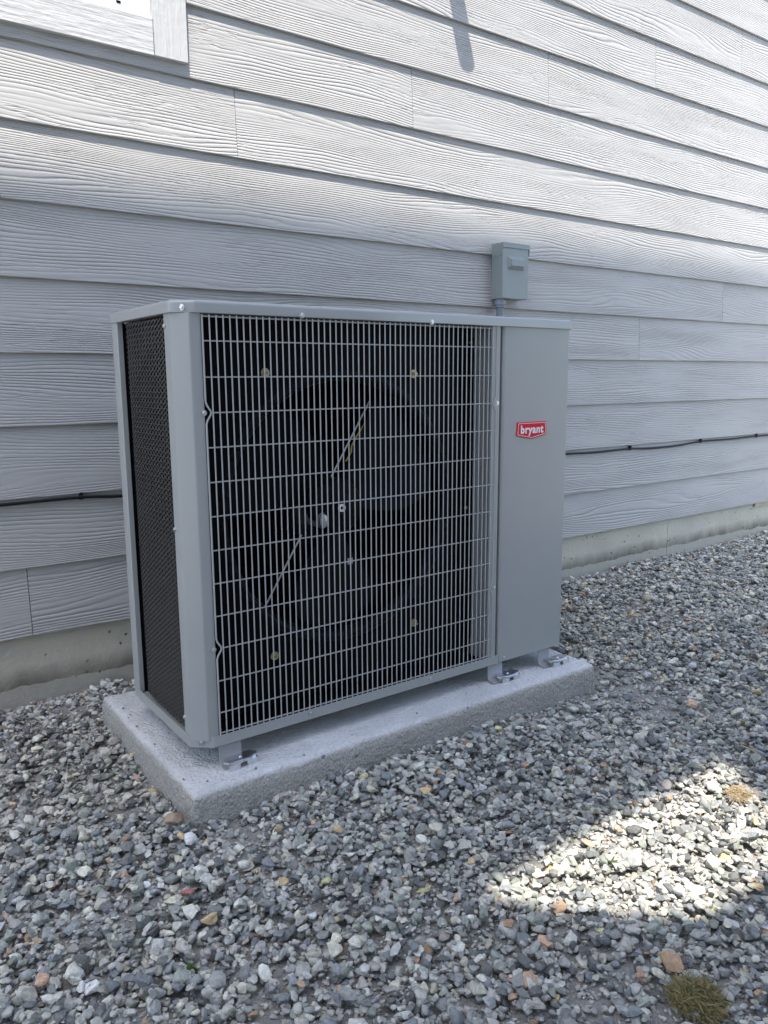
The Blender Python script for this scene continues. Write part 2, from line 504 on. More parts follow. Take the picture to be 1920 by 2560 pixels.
# ------------------------------------------------------------------ concrete pad
PX0, PX1, PY0, PY1, PT = -.038, 1.109, -.788, -.205, .1002
pts = round_poly([(PX0, PY0), (PX1, PY0), (PX1, PY1), (PX0, PY1)], .013, 5)
def padring(ins, rad):
    p = round_poly([(PX0+ins, PY0+ins), (PX1-ins, PY0+ins), (PX1-ins, PY1-ins), (PX0+ins, PY1-ins)], rad, 5)
    out = []
    for i in range(len(p)):
        a = Vector(p[i]); b = Vector(p[(i+1) % len(p)])
        n = 1 if i % 6 != 5 else (36 if (i//6) % 2 == 0 else 18)
        for j in range(n): out.append(tuple(a.lerp(b, j/n)))
    return out
rings = []
for (ins, z) in ((0, -.06), (0, .03), (0.0005, .06), (.001, .078), (.003, .089), (.0075, .0955), (.014, .099), (.026, PT)):
    ring = []
    rr_p = max(.004, .013-ins)
    for (x, y) in padring(ins, rr_p):
        d = .0030*noise.noise((x*22, y*22, z*40))+.0018*noise.noise((x*70, y*70, z*90))
        ring.append((x+d, y+d*.8, z+d*.5 if z > 0 else z))
    rings.append(ring)
m = MB(); m.loft(rings)
pad = m.build('concrete_pad', M_PAD, None, 60)
tag(pad, 'rough rounded-edge concrete pad lying in the gravel under the grey condenser unit', 'concrete pad')

# ------------------------------------------------------------------ condenser unit
XL, XC, XR = .0, .0402, 1.05
YB, YC, YF = -.352, -.6909, -.7167
unit = thing('condenser_unit', 'grey air conditioner condenser with wire grille and red badge standing on the concrete pad', 'air conditioner', (.525, -.53, .1))
# top cover
lid_o = round_poly([(XL, YC), (XC, YF), (XR, YF), (XR, YB), (XL, YB)], [.010, .010, .007, .007, .007], 5)
ZS, ZT = .9808, 1.004
rg = []
for (ins, z) in ((.006, ZS-.003+.003), (.0012, ZS), (0, ZS+.001), (0, ZT-.0075)):
    rg.append([(x, y, z) for x, y in inset(lid_o, ins)])
for a in range(1, 7):
    an = PI/2*a/6; rr = .0075
    rg.append([(x, y, ZT-rr+rr*math.sin(an)) for x, y in inset(lid_o, rr*(1-math.cos(an)))])
rg.append([(x, y, ZT+.0005) for x, y in inset(lid_o, .03)])
m = MB(); m.loft(rg)
lid = m.build('top_cover', M_LID, unit, 40)
# base pan with rim
bo = round_poly([(.0022, -.6822), (.0390, -.7140), (.8122, -.7140), (.8122, -.353), (.0022, -.353)], [.008, .010, .001, .001, .004], 5)
m = MB()
m.loft([[(x, y, .1452) for x, y in bo], [(x, y, .1668) for x, y in bo], [(x, y, .1672) for x, y in inset(bo, .0004)], [(x, y, .1668) for x, y in inset(bo, .0015)], [(x, y, .1570) for x, y in inset(bo, .002)]])
base = m.build('base_pan', M_PAINT, unit, 40)
m = MB(); m.box(.813, 1.0440, -.700, -.355, .1470, .160)
m.build('base_pan', M_PAINT, unit)
# corner post (left front)
def sheet(path, z0, z1, th=.0014):
    m = MB(); n = len(path); P = [Vector(p) for p in path]; off = []
    for i in range(n):
        d = (P[min(i+1, n-1)]-P[max(i-1, 0)]).normalized(); off.append(P[i]+Vector((-d.y, d.x))*th)
    poly = [tuple(p) for p in P]+[tuple(p) for p in reversed(off)]
    m.loft([[(x, y, z0) for x, y in poly], [(x, y, z1) for x, y in poly]])
    return m
cp = sheet([(.010, -.6545), (.0042, -.6552), (.0040, -.6800)]+round_poly([(.0040, -.6800), (.0040, -.6850), (.0300, -.7112), (.0524, -.7112), (.0524, -.700)], [0, .004, .006, .0015, 0], 4)[1:-1]+[(.0524, -.690)], .1600, .9815)
cp.build('corner_post', M_PAINT, unit, 35)
rp = sheet([(.0150, -.384), (.0048, -.384), (.0040, -.3830), (.0040, -.3545), (.03, -.3535)], .1600, .9815)
rp.build('rear_post', M_PAINT, unit, 35)
# service panel with rounded vertical edges
sp = round_poly([(.8129, -.7123), (1.0453, -.7123), (1.0453, -.354), (.8129, -.354)], [.007, .004, .004, .003], 5)
m = MB(); m.loft([[(x, y, .1453) for x, y in inset(sp, .001)], [(x, y, .1463) for x, y in sp], [(x, y, .9815) for x, y in sp]])
m.build('service_panel', M_PAINT, unit, 35)
# strip beside the grille + inner partition
m = sheet([(.8030, -.690), (.8030, -.7095), (.8022, -.7103), (.7775, -.7103), (.7766, -.7095), (.7766, -.648)], .1600, .9815, .0014)
m.build('partition', M_PAINT, unit, 35)
for (z, yy) in ((.872, -.668), (.858, -.668)):
    m = MB(); m.box(.7735, .7768, yy-.004, yy+.004, z-.001, z+.001); m.build('rivet', M_SCREW, unit)
for (x, z) in ((.762, .945), (.752, .545)):
    m = MB(); m.tube([(x, -.650, z), (x, -.654, z)], .004, 10); m.build('rivet', M_SCREW, unit)

# wire grille
gr = MB()
GY = -.7135
vx0, vx1, pitch = .0541, .7903, (.7903-.0541)/54
rows = [.9320, .8666, .8013, .7366, .6713, .6058, .5402, .4751, .4102, .3448, .2788, .2130]
ztop, zbot = .9756, .1690
def frame_path(x, s):
    pts_ = [(x, GY+.001, ztop+.003)]
    for zc in (.8013, .3448):
        pts_ += [(x, GY+.001, zc+.021), (x+s*.0022, GY+.001, zc+.014), (x+s*.0092, GY+.001, zc+.0035), (x+s*.0098, GY+.001, zc), (x+s*.0092, GY+.001, zc-.0035), (x+s*.0022, GY+.001, zc-.014), (x, GY+.001, zc-.021)]
    return pts_+[(x, GY+.001, zbot-.003)]
fr = MB()
fr.tube(frame_path(vx0, 1), .0018, 7); fr.tube(frame_path(vx1, -1), .0018, 7)
fr.tube([(vx0, GY+.0028, ztop), (vx1, GY+.0028, ztop)], .0016, 6); fr.tube([(vx0, GY+.0028, zbot+.0015), (vx1, GY+.0028, zbot+.0015)], .0016, 6)
grille = fr.build('wire_grille', M_WIRE, unit, 50)
m = MB(); m.tube([(0, 0, zbot-.003), (0, 0, ztop+.003)], .00135, 8)
vw = m.build('wire', M_WIRE, None, 60); vw.location = (vx0+pitch, GY, 0); child(vw, grille)
for i in range(2, 54):
    copy_obj(vw, (vx0+pitch*i, GY+random.uniform(-.0002, .0002), 0), grille)
full = None; short = None
for z in rows:
    ins = .0098 if z in (.8013, .3448) else 0
    if ins:
        if short is None:
            m = MB(); m.tube([(vx0+ins, GY+.0024, 0), (vx1-ins, GY+.0024, 0)], .00135, 8)
            short = m.build('wire', M_WIRE, None, 60); short.location = (0, 0, z); child(short, grille)
        else: copy_obj(short, (0, 0, z), grille)
    else:
        if full is None:
            m = MB(); m.tube([(vx0, GY+.0024, 0), (vx1, GY+.0024, 0)], .00135, 8)
            full = m.build('wire', M_WIRE, None, 60); full.location = (0, 0, z); child(full, grille)
        else: copy_obj(full, (0, 0, z), grille)

# screws
sc = hexscrew().build('screw', M_SCREW, None, 30)
used = [False]
def screw(p, rotz=0, parent=unit, s=1.0):
    if not used[0]:
        o = sc; used[0] = True
    else:
        o = sc.copy(); COL.objects.link(o); o.parent = None
    o.location = p; o.rotation_euler = (0, random.uniform(0, 1), 0)
    o.rotation_euler = (Matrix.Rotation(rotz, 4, 'Z') @ Matrix.Rotation(random.uniform(0, 1), 4, 'Y')).to_euler()
    o.scale = (s, s, s)
    return child(o, parent)
ca = math.atan2(YC-YF, -(XL-XC))
screw((.0207, -.7041, .990), -R(57))
screw((.0205, -.6978, .1545), -R(40))
for p in ((.2601, YF, .9845), (.5881, YF, .9830)): screw(p)
screw((1.05, -.70, .992), PI/2)
for p in ((.2594, -.7140, .1585), (.5883, -.7140, .1585), (.8343, -.7123, .1555)): screw(p, 0, unit, .85)
for p in ((.0038, -.6595, .9592), (.0038, -.6585, .1989), (.0038, -.659, .5806)): screw(p, -PI/2, unit, .9)
for p in ((.0505, -.7118, .8015), (.0482, -.7118, .3450), (.7958, -.7106, .8015), (.7958, -.7106, .3450)): screw(p, 0, unit, .95)

# coil, netting guard on the left side
m = MB()
curve = [(.055, -.640), (.040, -.6535), (.030, -.6545), (.026, -.62), (.024, -.56), (.024, -.47), (.025, -.43), (.028, -.402), (.036, -.3885), (.075, -.3850), (.30, -.372), (.80, -.372)]
m.loft([[(x, y, z) for x, y in curve] for z in (.158, .978)], False, False, False)
m.build('coil', M_FIN, unit, 60)
# black liner behind the coil closes the cabinet
cav = [(.058, -.636), (.058, -.43), (.075, -.40), (.30, -.385), (.7755, -.385)]
m = MB(); m.loft([[(x, y, z) for x, y in cav] for z in (.158, .979)], False, False, False)
m.build('liner', M_BLACK, unit)
m = MB(); m.box(.7772, .7795, -.6475, -.384, .158, .979); m.build('liner', M_BLACK, unit)
m = MB(); m.box(.0135, .085, -.3835, -.3815, .158, .979); m.build('liner', M_BLACK, unit)
net = MB()
ncurve = [(.0215, -.6545), (.0175, -.63), (.0155, -.58), (.0155, -.50), (.0160, -.45), (.0175, -.415), (.021, -.395), (.029, -.3875)]
def along(s):
    for i in range(len(ncurve)-1):
        a = Vector(ncurve[i]); b = Vector(ncurve[i+1]); L = (b-a).length
        if s <= L: return a.lerp(b, s/L)
        s -= L
    return Vector(ncurve[-1])
TOT = sum((Vector(ncurve[i+1])-Vector(ncurve[i])).length for i in range(len(ncurve)-1))
cw, chh = .0180, .0105         # diamond cell
zA, zB = .164, .9805
nstep = int(TOT/cw*2)
for sgn in (1, -1):
    nz = int((zB-zA)/chh)
    kmin, kmax = (-int(TOT/cw)-1, nz+1) if sgn > 0 else (0, nz+int(TOT/cw)+1)
    for k in range(kmin, kmax):
        run = []
        for j in range(nstep+1):
            s = j*cw/2; z = zA+k*chh+sgn*s*chh/cw
            if s > TOT: break
            if zA <= z <= zB:
                p = along(s); bulge = .0013*(1 if (j+(sgn > 0)) % 2 else -1)
                run.append((p.x+bulge*.7, p.y, z))
        if len(run) > 1: net.tube(run, [(.0031 if q % 2 else .0016) if sgn < 0 else .0015 for q in range(len(run))], 6, False)
no = net.build('coil_guard_netting', M_NET, unit, 80, False)
no['kind'] = 'stuff'

# orifice plate and fan
FC = (.400, .580); FR = .284
OY = -.650
m = MB()
NSEG = 72
outer = []
for i in range(NSEG):
    a = 2*PI*i/NSEG; dx, dz = math.cos(a), math.sin(a)
    x0, x1, z0, z1 = .056, .7760, .170, .9800
    t = min((x1-FC[0])/dx if dx > 1e-6 else 9, (x0-FC[0])/dx if dx < -1e-6 else 9, (z1-FC[1])/dz if dz > 1e-6 else 9, (z0-FC[1])/dz if dz < -1e-6 else 9)
    outer.append((FC[0]+dx*t, OY, FC[1]+dz*t))
def circ(rad, y): return [(FC[0]+rad*math.cos(2*PI*i/NSEG), y, FC[1]+rad*math.sin(2*PI*i/NSEG)) for i in range(NSEG)]
m.loft([outer, circ(FR+.018, OY)], False, False)
m.build('orifice_plate', M_BLACK, unit, 50)
m = MB(); m.loft([circ(FR+.018, OY), circ(FR+.014, OY-.003), circ(FR+.008, OY-.005), circ(FR+.002, OY-.003), circ(FR-.003, OY+.003), circ(FR-.006, OY+.012), circ(FR-.007, OY+.018)], False, False)
m.build('orifice_ring', M_RING, unit, 60)
m = MB(); m.box(.045, .775, -.695, -.39, .1572, .1588); m.build('dark_floor_sheet', M_BLACK, unit)  # black sheet over the grey pan floor, stands in for the cabinet's inner shade
bolt = None
def bolt_mb():
    m = MB(); ring = lambda rr, y: [(rr*math.cos(2*PI*i/18), y, rr*math.sin(2*PI*i/18)) for i in range(18)]
    m.loft([ring(.0095, 0), ring(.0095, -.0015)])
    hx = lambda rr, y: [(rr*math.cos(2*PI*i/6), y, rr*math.sin(2*PI*i/6)) for i in range(6)]
    m.loft([hx(.0055, -.0015), hx(.0055, -.0058)])
    m.tube([(0, -.0058, 0), (0, -.013, 0)], .0027, 8)
    return m
for (x, z) in ((.2106, .8746), (.5888, .8716), (.2116, .2790), (.5898, .2794)):
    if bolt is None:
        bolt = bolt_mb().build('plate_bolt', M_YZINC, None, 30); bolt.location = (x, OY, z); child(bolt, unit)
    else: copy_obj(bolt, (x, OY, z), unit)
fan = MB()
HUB = (.389, .582)
ringh = lambda rr, y: [(HUB[0]+rr*math.cos(2*PI*i/32), y, HUB[1]+rr*math.sin(2*PI*i/32)) for i in range(32)]
fan.loft([ringh(.062, -.600), ringh(.064, -.630), ringh(.058, -.638), ringh(.030, -.641), ringh(.016, -.646), ringh(.014, -.651)])
fo = fan.build('fan', M_FAN, unit, 40)
def blade(a0):
    m = MB(); NR, NA = 9, 10; top = []; bot = []
    for i in range(NR):
        tr = i/(NR-1); rad = .055+tr*(.272-.055)
        span = R(64)+R(8)*math.sin(tr*PI)
        sweep = R(-10)+R(11)*tr*tr
        for j in range(NA):
            ta = j/(NA-1)
            a = a0+sweep+(ta-.5)*span*(1.0-.12*tr)
            y = -.618+(ta-.5)*(.060-.022*tr)+.010*math.sin(ta*PI)
            rr = rad-(.012*(2*ta-1)**4 if i == NR-1 else 0)
            top.append((HUB[0]+rr*math.cos(a), y-.0012, HUB[1]+rr*math.sin(a)))
            bot.append((HUB[0]+rr*math.cos(a), y+.0012, HUB[1]+rr*math.sin(a)))
    q = []
    for i in range(NR-1):
        for j in range(NA-1):
            q.append((i*NA+j, i*NA+j+1, (i+1)*NA+j+1, (i+1)*NA+j))
    n = NR*NA
    fs = q+[tuple(n+t for t in reversed(x)) for x in q]
    edge = [j for j in range(NA)]+[i*NA+NA-1 for i in range(1, NR)]+[(NR-1)*NA+j for j in range(NA-2, -1, -1)]+[i*NA for i in range(NR-2, 0, -1)]
    for a, b in zip(edge, edge[1:]+edge[:1]): fs.append((a, b, n+b, n+a))
    m.add(top+bot, fs)
    return m
for a in (R(153), R(273), R(33)):
    blade(a).build('fan_blade', M_FAN, fo, 40)
m = MB(); ring = lambda rr, y: [(HUB[0]-.003+rr*math.cos(2*PI*i/20), y, HUB[1]+rr*math.sin(2*PI*i/20)) for i in range(20)]
m.loft([ring(.0042, -.6515), ring(.0088, -.6515), ring(.0088, -.6560), ring(.0042, -.6560), ring(.0042, -.652)], False, False)
m.build('shaft_nut', M_ROD, fo, 30)
for a in (R(55), R(130), R(205), R(275), R(340)):
    m = MB(); x, z = HUB[0]+.040*math.cos(a), HUB[1]+.040*math.sin(a)
    m.loft([[(x+.006*math.cos(t), -.638, z+.006*math.sin(t)) for t in [2*PI*i/10 for i in range(10)]], [(x+.003*math.cos(t), -.6435, z+.003*math.sin(t)) for t in [2*PI*i/10 for i in range(10)]]])
    m.build('hub_rib', M_FAN, fo, 40)
m = MB(); m.box(.4090, .4230, -.6385, -.6370, .448, .462)
m.build('balance_clip', M_ZINC, fo)
# motor on crossed rods behind the fan
m = MB(); mc = (.372, .572)
ringm = lambda rr, y: [(mc[0]+rr*math.cos(2*PI*i/28), y, mc[1]+rr*math.sin(2*PI*i/28)) for i in range(28)]
m.loft([ringm(.066, -.47), ringm(.070, -.48), ringm(.070, -.575), ringm(.060, -.588), ringm(.02, -.592)])
motor = m.build('motor', M_MOTOR, unit, 40)
m = MB()
rb = lambda q, y: [(  .3440+.0125*q*math.cos(2*PI*i/18), y, .5560+.0180*q*math.sin(2*PI*i/18)) for i in range(18)]
m.loft([rb(1, -.590), rb(1, -.640), rb(.8, -.648), rb(.4, -.651)])
m.build('motor_cap', M_CAN, motor, 40)
for (a, b) in (((.5214, .8091), (.2277, .3553)), ((.238, .7906), (.5129, .37))):
    m = MB(); m.tube([(a[0], -.570, a[1]), (b[0], -.570, b[1])], .0020, 8); m.build('motor_rod', M_ROD, motor, 60)
m = MB(); m.tube([(.5190, -.575, .7900), (.5120, -.577, .7700), (.4959, -.575, .7485), (.4777, -.577, .7281), (.4674, -.574, .7083), (.465, -.575, .6946), (.4502, -.575, .6742)], .0020, 6)
m.build('motor_lead', M_YWIRE, motor, 60)

# badge with white line and lettering
B = [(.8600, .7200), (.9128, .7108), (.9655, .7200), (.9630, .7528), (.8625, .7528)]
def b3(p, y): return [(a, y, c) for a, c in p]
m = MB(); m.loft([b3(B, -.7122), b3(B, -.7150), b3(inset(B, .0006), -.7155)])
badge = m.build('badge', M_RED, unit, 20)
i0 = inset(B, .0026); i1 = inset(B, .0037)
m = MB(); m.loft([b3(i0, -.7154), b3(i0, -.7158), b3(i1, -.7158), b3(i1, -.7154)], False, False)
m.build('badge_outline', M_WHITE, badge)
cu = bpy.data.curves.new('lettering', 'FONT'); cu.body = 'bryant'; cu.size = 1.0; cu.offset = .034; cu.extrude = .02; cu.space_character = 1.12
to = bpy.data.objects.new('lettering_source', cu); COL.objects.link(to)
dg = bpy.context.evaluated_depsgraph_get()
me = bpy.data.meshes.new_from_object(to.evaluated_get(dg))
bpy.data.objects.remove(to)
co = np.array([v.co[:] for v in me.vertices])
mn, mx = co.min(0), co.max(0)
sx_ = .0800/(mx[0]-mn[0]); sz_ = .0268/(mx[1]-mn[1])
for v in me.vertices:
    x, y, z = v.co
    v.co = (.8730+(x-mn[0])*sx_, -.7159-(z-mn[2])*.008, .7183+(y-mn[1])*sz_)
me.materials.clear(); me.materials.append(M_WHITE); me.name = 'lettering'
lo = bpy.data.objects.new('lettering', me); COL.objects.link(lo); child(lo, badge)

# mounting feet with zinc clips bolted to the pad
def foot(x0, x1, cx, tilt):
    prof = [(-.690, .1455), (-.7060, .1450), (-.7085, .1420), (-.7088, .134), (-.7085, .122), (-.7100, .112), (-.7150, .1055), (-.7240, .1030), (-.7330, .1026)]
    m = MB(); th = .0018
    low = []
    for i, (y, z) in enumerate(prof):
        a = Vector(prof[max(i-1, 0)]); b = Vector(prof[min(i+1, len(prof)-1)]); d = (b-a).normalized(); low.append((y+d.y*th, z-d.x*th))
    poly = prof+low[::-1]
    nseg = len(poly)
    m.loft([[(x, y, z) for y, z in poly] for x in (x0, x1)])
    ft = m.build('mounting_foot', M_GALV, unit, 35)
    # clip: lens-shaped plate with downturned end
    L, Wd = .0375, .0165
    ring = [(-L, 0), (-L*.86, -Wd*.55), (-L*.5, -Wd*.95), (L*.35, -Wd), (L*.82, -Wd*.62), (L, -.002), (L*.8, Wd*.7), (L*.3, Wd), (-L*.5, Wd*.9), (-L*.86, Wd*.5)]
    ct, st = math.cos(tilt), math.sin(tilt)
    def tr(p, z): return (cx+p[0]*ct-p[1]*st, -.7265+p[0]*st+p[1]*ct, z+.0030*abs(p[0]/L))
    m = MB(); m.loft([[tr(p, .1105) for p in ring], [tr(p, .1150) for p in ring], [tr((p[0]*.9, p[1]*.86), .1164) for p in ring]])
    cl = m.build('clip_plate', M_ZINC, ft, 25)
    for s in (-1, 1):
        m = MB(); a = tr((s*L*.55, -Wd*.55), .1004); m.box(a[0]-.012, a[0]+.012, a[1]-.006, a[1]+.010, .0990, .1125); m.build('clip_leg', M_ZINC, ft)
    m = MB(); c = tr((0, 0), .1152)
    m.loft([[(c[0]+.0042*math.cos(t), c[1]+.0042*math.sin(t), c[2]) for t in [2*PI*i/12 for i in range(12)]], [(c[0]+.0040*math.cos(t), c[1]+.0040*math.sin(t), c[2]+.0035) for t in [2*PI*i/12 for i in range(12)]], [(c[0]+.0018*math.cos(t), c[1]+.0018*math.sin(t), c[2]+.0048) for t in [2*PI*i/12 for i in range(12)]]])
    m.build('anchor_screw', M_ZINC, ft, 30)
foot(.0505, .0985, .0880, R(6))
foot(.7800, .8300, .8330, R(4))
foot(.9630, 1.0050, 1.0200, R(5))

# ------------------------------------------------------------------ disconnect box on the siding
bxm = thing('disconnect_box', 'small grey electrical disconnect box mounted on the siding behind the condenser', 'electrical box', (1.513, 0, 1.1346))
X0, X1, Z_0, Z_1 = 1.4497, 1.5765, 1.1346, 1.3200
m = MB(); pr = round_poly([(X0, -.0490), (X1, -.0490), (X1, .004), (X0, .004)], [.0015, .0015, 0, 0], 3)
m.loft([[(x, y, Z_0) for x, y in pr], [(x, y, Z_1-.003) for x, y in pr]])
m.build('enclosure', M_BOX, bxm, 35)
m = MB()   # cover flap: front plate with raised boss
fp = round_poly([(X0+.0012, Z_0+.0008), (X1-.0008, Z_0+.0008), (X1-.0008, Z_1-.0155), (X0+.0012, Z_1-.0155)], .0015, 2)
m.loft([[(x, -.0488, z) for x, z in fp], [(x, -.0502, z) for x, z in fp], [(x, -.0506, z) for x, z in inset(fp, .0006)]])
door = m.build('door', M_BOX, bxm, 30)
m = MB(); q0 = round_poly([(1.4735, 1.2312), (1.5555, 1.2312), (1.5555, 1.2785), (1.4735, 1.2785)], .006, 4)
q1 = round_poly([(1.4830, 1.2442), (1.5440, 1.2442), (1.5440, 1.2665), (1.4830, 1.2665)], .004, 4)
m.loft([[(x, -.0505, z) for x, z in q0], [(x, -.0515, z) for x, z in inset(q0, .001)], [(x, -.0615, z) for x, z in q1], [(x, -.0622, z) for x, z in inset(q1, .001)]])
m.build('boss', M_BOX, door, 25)
m = MB(); m.box(1.4880, 1.5240, -.0520, -.0500, 1.1345, 1.1375); m.build('latch_tab', M_BOX, door)
m = MB()   # hood over the top with side ears
m.box(X0-.0012, X1+.0045, -.0535, .004, Z_1-.0022, Z_1+.0008)
m.box(X0-.0010, X1+.0043, -.0533, -.0512, Z_1-.0150, Z_1-.0024)
ear = [(-.0510, Z_1-.0024), (.004, Z_1-.0024), (.004, 1.2830), (-.0085, 1.2735), (-.033, 1.2720), (-.0505, 1.2855)]
m.loft([[(X0-.0013, y, z) for y, z in ear], [(X0-.0001, y, z) for y, z in ear]])
m.loft([[(X1+.0030, y, z) for y, z in ear], [(X1+.0042, y, z) for y, z in ear]])
m.build('hood', M_BOX, bxm)
m = MB(); m.tube([(X0-.0016, -.017, 1.2785), (X0-.0012, -.017, 1.2785)], .0016, 8); m.build('hinge_hole', M_BLACK, bxm)
m = MB(); cx, cy = 1.4655, -.026
def rz(rr, z, n=18): return [(cx+rr*math.cos(2*PI*i/n), cy+rr*math.sin(2*PI*i/n), z) for i in range(n)]
m.loft([rz(.0135, 1.1345), rz(.0135, 1.1290), rz(.0205, 1.1285, 18), rz(.0205, 1.1135), rz(.0180, 1.1120), rz(.0180, 1.1040), rz(.0150, 1.1030)])
m.build('conduit_connector', M_CONDUIT, bxm, 35)
m = MB(); rr_ = []
z = 1.1035
while z > .60:
    rr_ += [rz(.0128, z), rz(.0140, z-.0025), rz(.0128, z-.005)]; z -= .0055
m.loft(rr_); m.build('conduit', M_CONDUIT, bxm, 60)

# ------------------------------------------------------------------ cable clipped along the wall
cable = thing('wall_cable', 'thin black cable clipped along the siding at the edge of a lap', 'cable', (1.5, -.003, .563))
cpts = [(-3.2, .560), (-1.2, .5655), (-.62, .5595), (-.19, .5625), (.0057, .5640), (.105, .5580), (.4, .5520), (.8, .561), (1.3, .5545), (1.75, .5635), (1.8563, .5615), (2.05, .5570), (2.27, .5590), (2.36, .5540), (2.4524, .5515), (2.62, .5535), (2.79, .5620), (3.05, .5605), (3.2743, .5635), (3.6, .560), (4.2, .562), (5.2, .558)]
xs = [p[0] for p in cpts]; zs = [p[1] for p in cpts]
sm = []
for i in range(len(cpts)-1):
    for j in range(6):
        t_ = j/6; p0 = cpts[max(i-1, 0)]; p1 = cpts[i]; p2 = cpts[i+1]; p3 = cpts[min(i+2, len(cpts)-1)]
        h = p2[0]-p1[0]
        m1 = (p2[1]-p0[1])/max(1e-6, p2[0]-p0[0])*h; m2 = (p3[1]-p1[1])/max(1e-6, p3[0]-p1[0])*h
        zz = (2*t_**3-3*t_**2+1)*p1[1]+(t_**3-2*t_**2+t_)*m1+(-2*t_**3+3*t_**2)*p2[1]+(t_**3-t_**2)*m2
        sm.append((p1[0]+t_*h, -.0008, zz))
sm.append((cpts[-1][0], -.0008, cpts[-1][1]))
m = MB(); m.tube(sm, .0044, 8); m.build('cable', M_CABLE, cable, 70)
ck = None
for (x, z) in ((-.62, .5595), (.0057, .5640), (2.2699, .5590), (2.7908, .5620), (3.2743, .5635), (3.8, .561)):
    if ck is None:
        m = MB(); pr = [(-.0050, -.0055), (-.0052, .0055), (.004, .0062), (.006, .0095), (.006, -.0062)]
        arc = [(.0065*math.sin(a)*-1, .0065*math.cos(a)) for a in [PI*i/8 for i in range(9)]]
        pr = [(.006, .0065)]+arc+[(.006, -.0065)]
        m.loft([[(xx, y, zz) for y, zz in pr] for xx in (-.0045, .0045)])
        m.box(-.0035, .0035, -.005, .006, .0063, .0125)
        ck = m.build('cable_clip', M_CABLE, None, 40); ck.location = (x, -.0008, z); child(ck, cable)
    else: copy_obj(ck, (x, -.0008, z), cable)

# ------------------------------------------------------------------ gravel
def stone_template(sub, cuts, seed):
    import bmesh
    bm = bmesh.new(); bmesh.ops.create_icosphere(bm, subdivisions=sub, radius=1.0)
    rg_ = np.random.default_rng(seed)
    V = np.array([v.co[:] for v in bm.verts]); F = np.array([[v.index for v in f.verts] for f in bm.faces])
    bm.free()
    for _ in range(cuts):
        n = rg_.normal(size=3); n /= np.linalg.norm(n); d = rg_.uniform(.38, .78)
        s = V@n; ex = np.maximum(0, s-d); V = V-ex[:, None]*n[None, :]
    V += rg_.normal(scale=.03, size=V.shape)
    V *= 1/np.abs(V).max(0)
    return V, F
WARM = np.array((1.01, 1.0, .97))
hi = [stone_template(2, c, 100+i) for i, c in enumerate([12, 10, 14, 9, 15, 12, 11, 3, 6, 13, 12, 10, 5, 12, 14, 9])]
lo_ = [stone_template(1, c, 300+i) for i, c in enumerate([4, 5, 6, 5, 4, 6, 2, 5])]
PAL = np.array([(.23, .235, .23), (.32, .315, .30), (.40, .39, .355), (.12, .122, .122), (.225, .24, .215), (.31, .29, .275), (.43, .40, .335), (.50, .46, .38), (.44, .32, .19), (.31, .21, .14), (.66, .63, .57), (.175, .185, .195), (.52, .39, .22), (.40, .26, .19)])
PW = np.array([.17, .15, .12, .16, .115, .05, .075, .05, .008, .009, .020, .115, .004, .005]); PW /= PW.sum()
PAL = np.minimum(PAL*1.34-.002, .56)*np.array((.99, 1.0, .985))
# region: what the camera sees of the ground, plus a margin
poly = np.array([(-.56, -1.02), (.42, -1.86), (3.95, .03), (-.42, .03)])
def inside(x, y, P, grow=0):
    c = P.mean(0); ok = np.ones(x.shape, bool)
    for i in range(len(P)):
        a, b = P[i], P[(i+1) % len(P)]; e = b-a; n = np.array([-e[1], e[0]])/np.hypot(*e)
        ok &= ((x-a[0])*n[0]+(y-a[1])*n[1]) > -grow
    return ok
HR = .0025
hx0, hx1, hy0, hy1 = -2.1, 5.3, -2.65, .05
NXh, NYh = int((hx1-hx0)/HR), int((hy1-hy0)/HR)
gxs = hx0+(np.arange(NXh)+.5)*HR; gys = hy0+(np.arange(NYh)+.5)*HR
# base height by bilinear sampling of ground_z on a coarse grid
cg = .05
cxn, cyn = int((hx1-hx0)/cg)+2, int((hy1-hy0)/cg)+2
G = np.array([[ground_z(hx0+i*cg, hy0+j*cg) for i in range(cxn)] for j in range(cyn)])
fx = (gxs-hx0)/cg; fy = (gys-hy0)/cg
ix = fx.astype(int); iy = fy.astype(int); tx = fx-ix; ty = fy-iy
Hm = (G[np.ix_(iy, ix)]*(1-ty)[:, None]*(1-tx)[None]+G[np.ix_(iy, ix+1)]*(1-ty)[:, None]*tx[None]+G[np.ix_(iy+1, ix)]*ty[:, None]*(1-tx)[None]+G[np.ix_(iy+1, ix+1)]*ty[:, None]*tx[None])
def fine_zone(x, y):   # patches of fine grit
    return noise.noise((x*2.1+4, y*2.6, 1.7))*.7+noise.noise((x*5.3, y*5.9, 6.1))*.45
cand = []
def scatter(n, P, grow, smin, smax, detail, avoid_fine):
    lo2 = P.min(0)-grow; hi2 = P.max(0)+grow
    x = rng.uniform(lo2[0], hi2[0], n*2); y = rng.uniform(lo2[1], hi2[1], n*2)
    ok = inside(x, y, P, grow) & (y < .012) & ~((x > PX0+.006) & (x < PX1-.006) & (y > PY0+.006) & (y < PY1-.006)) & (x > hx0+.04) & (x < hx1-.04) & (y > hy0+.04)
    x, y = x[ok], y[ok]
    s = np.exp(rng.normal(0, .34, len(x)))*math.sqrt(smin*smax); s = np.clip(s, smin*.7, smax*1.25)
    for a, b, c in zip(x, y, s):
        fz = fine_zone(a, b)
        if avoid_fine and fz > .10 and rng.random() < min(.93, (fz-.02)*2.6): continue
        cand.append((a, b, c, detail))
big = np.array([(-1.6, -1.2), (-.4, -2.4), (.6, -2.5), (5.0, -.9), (5.0, .03), (-1.6, .03)])
scatter(11000, big, 0, .007, .012, 0, False)         # outside the frame, coarse
scatter(42000, poly, .05, .0025, .0047, 0, False)   # fines
scatter(30000, poly, .05, .0047, .0084, 1, True)
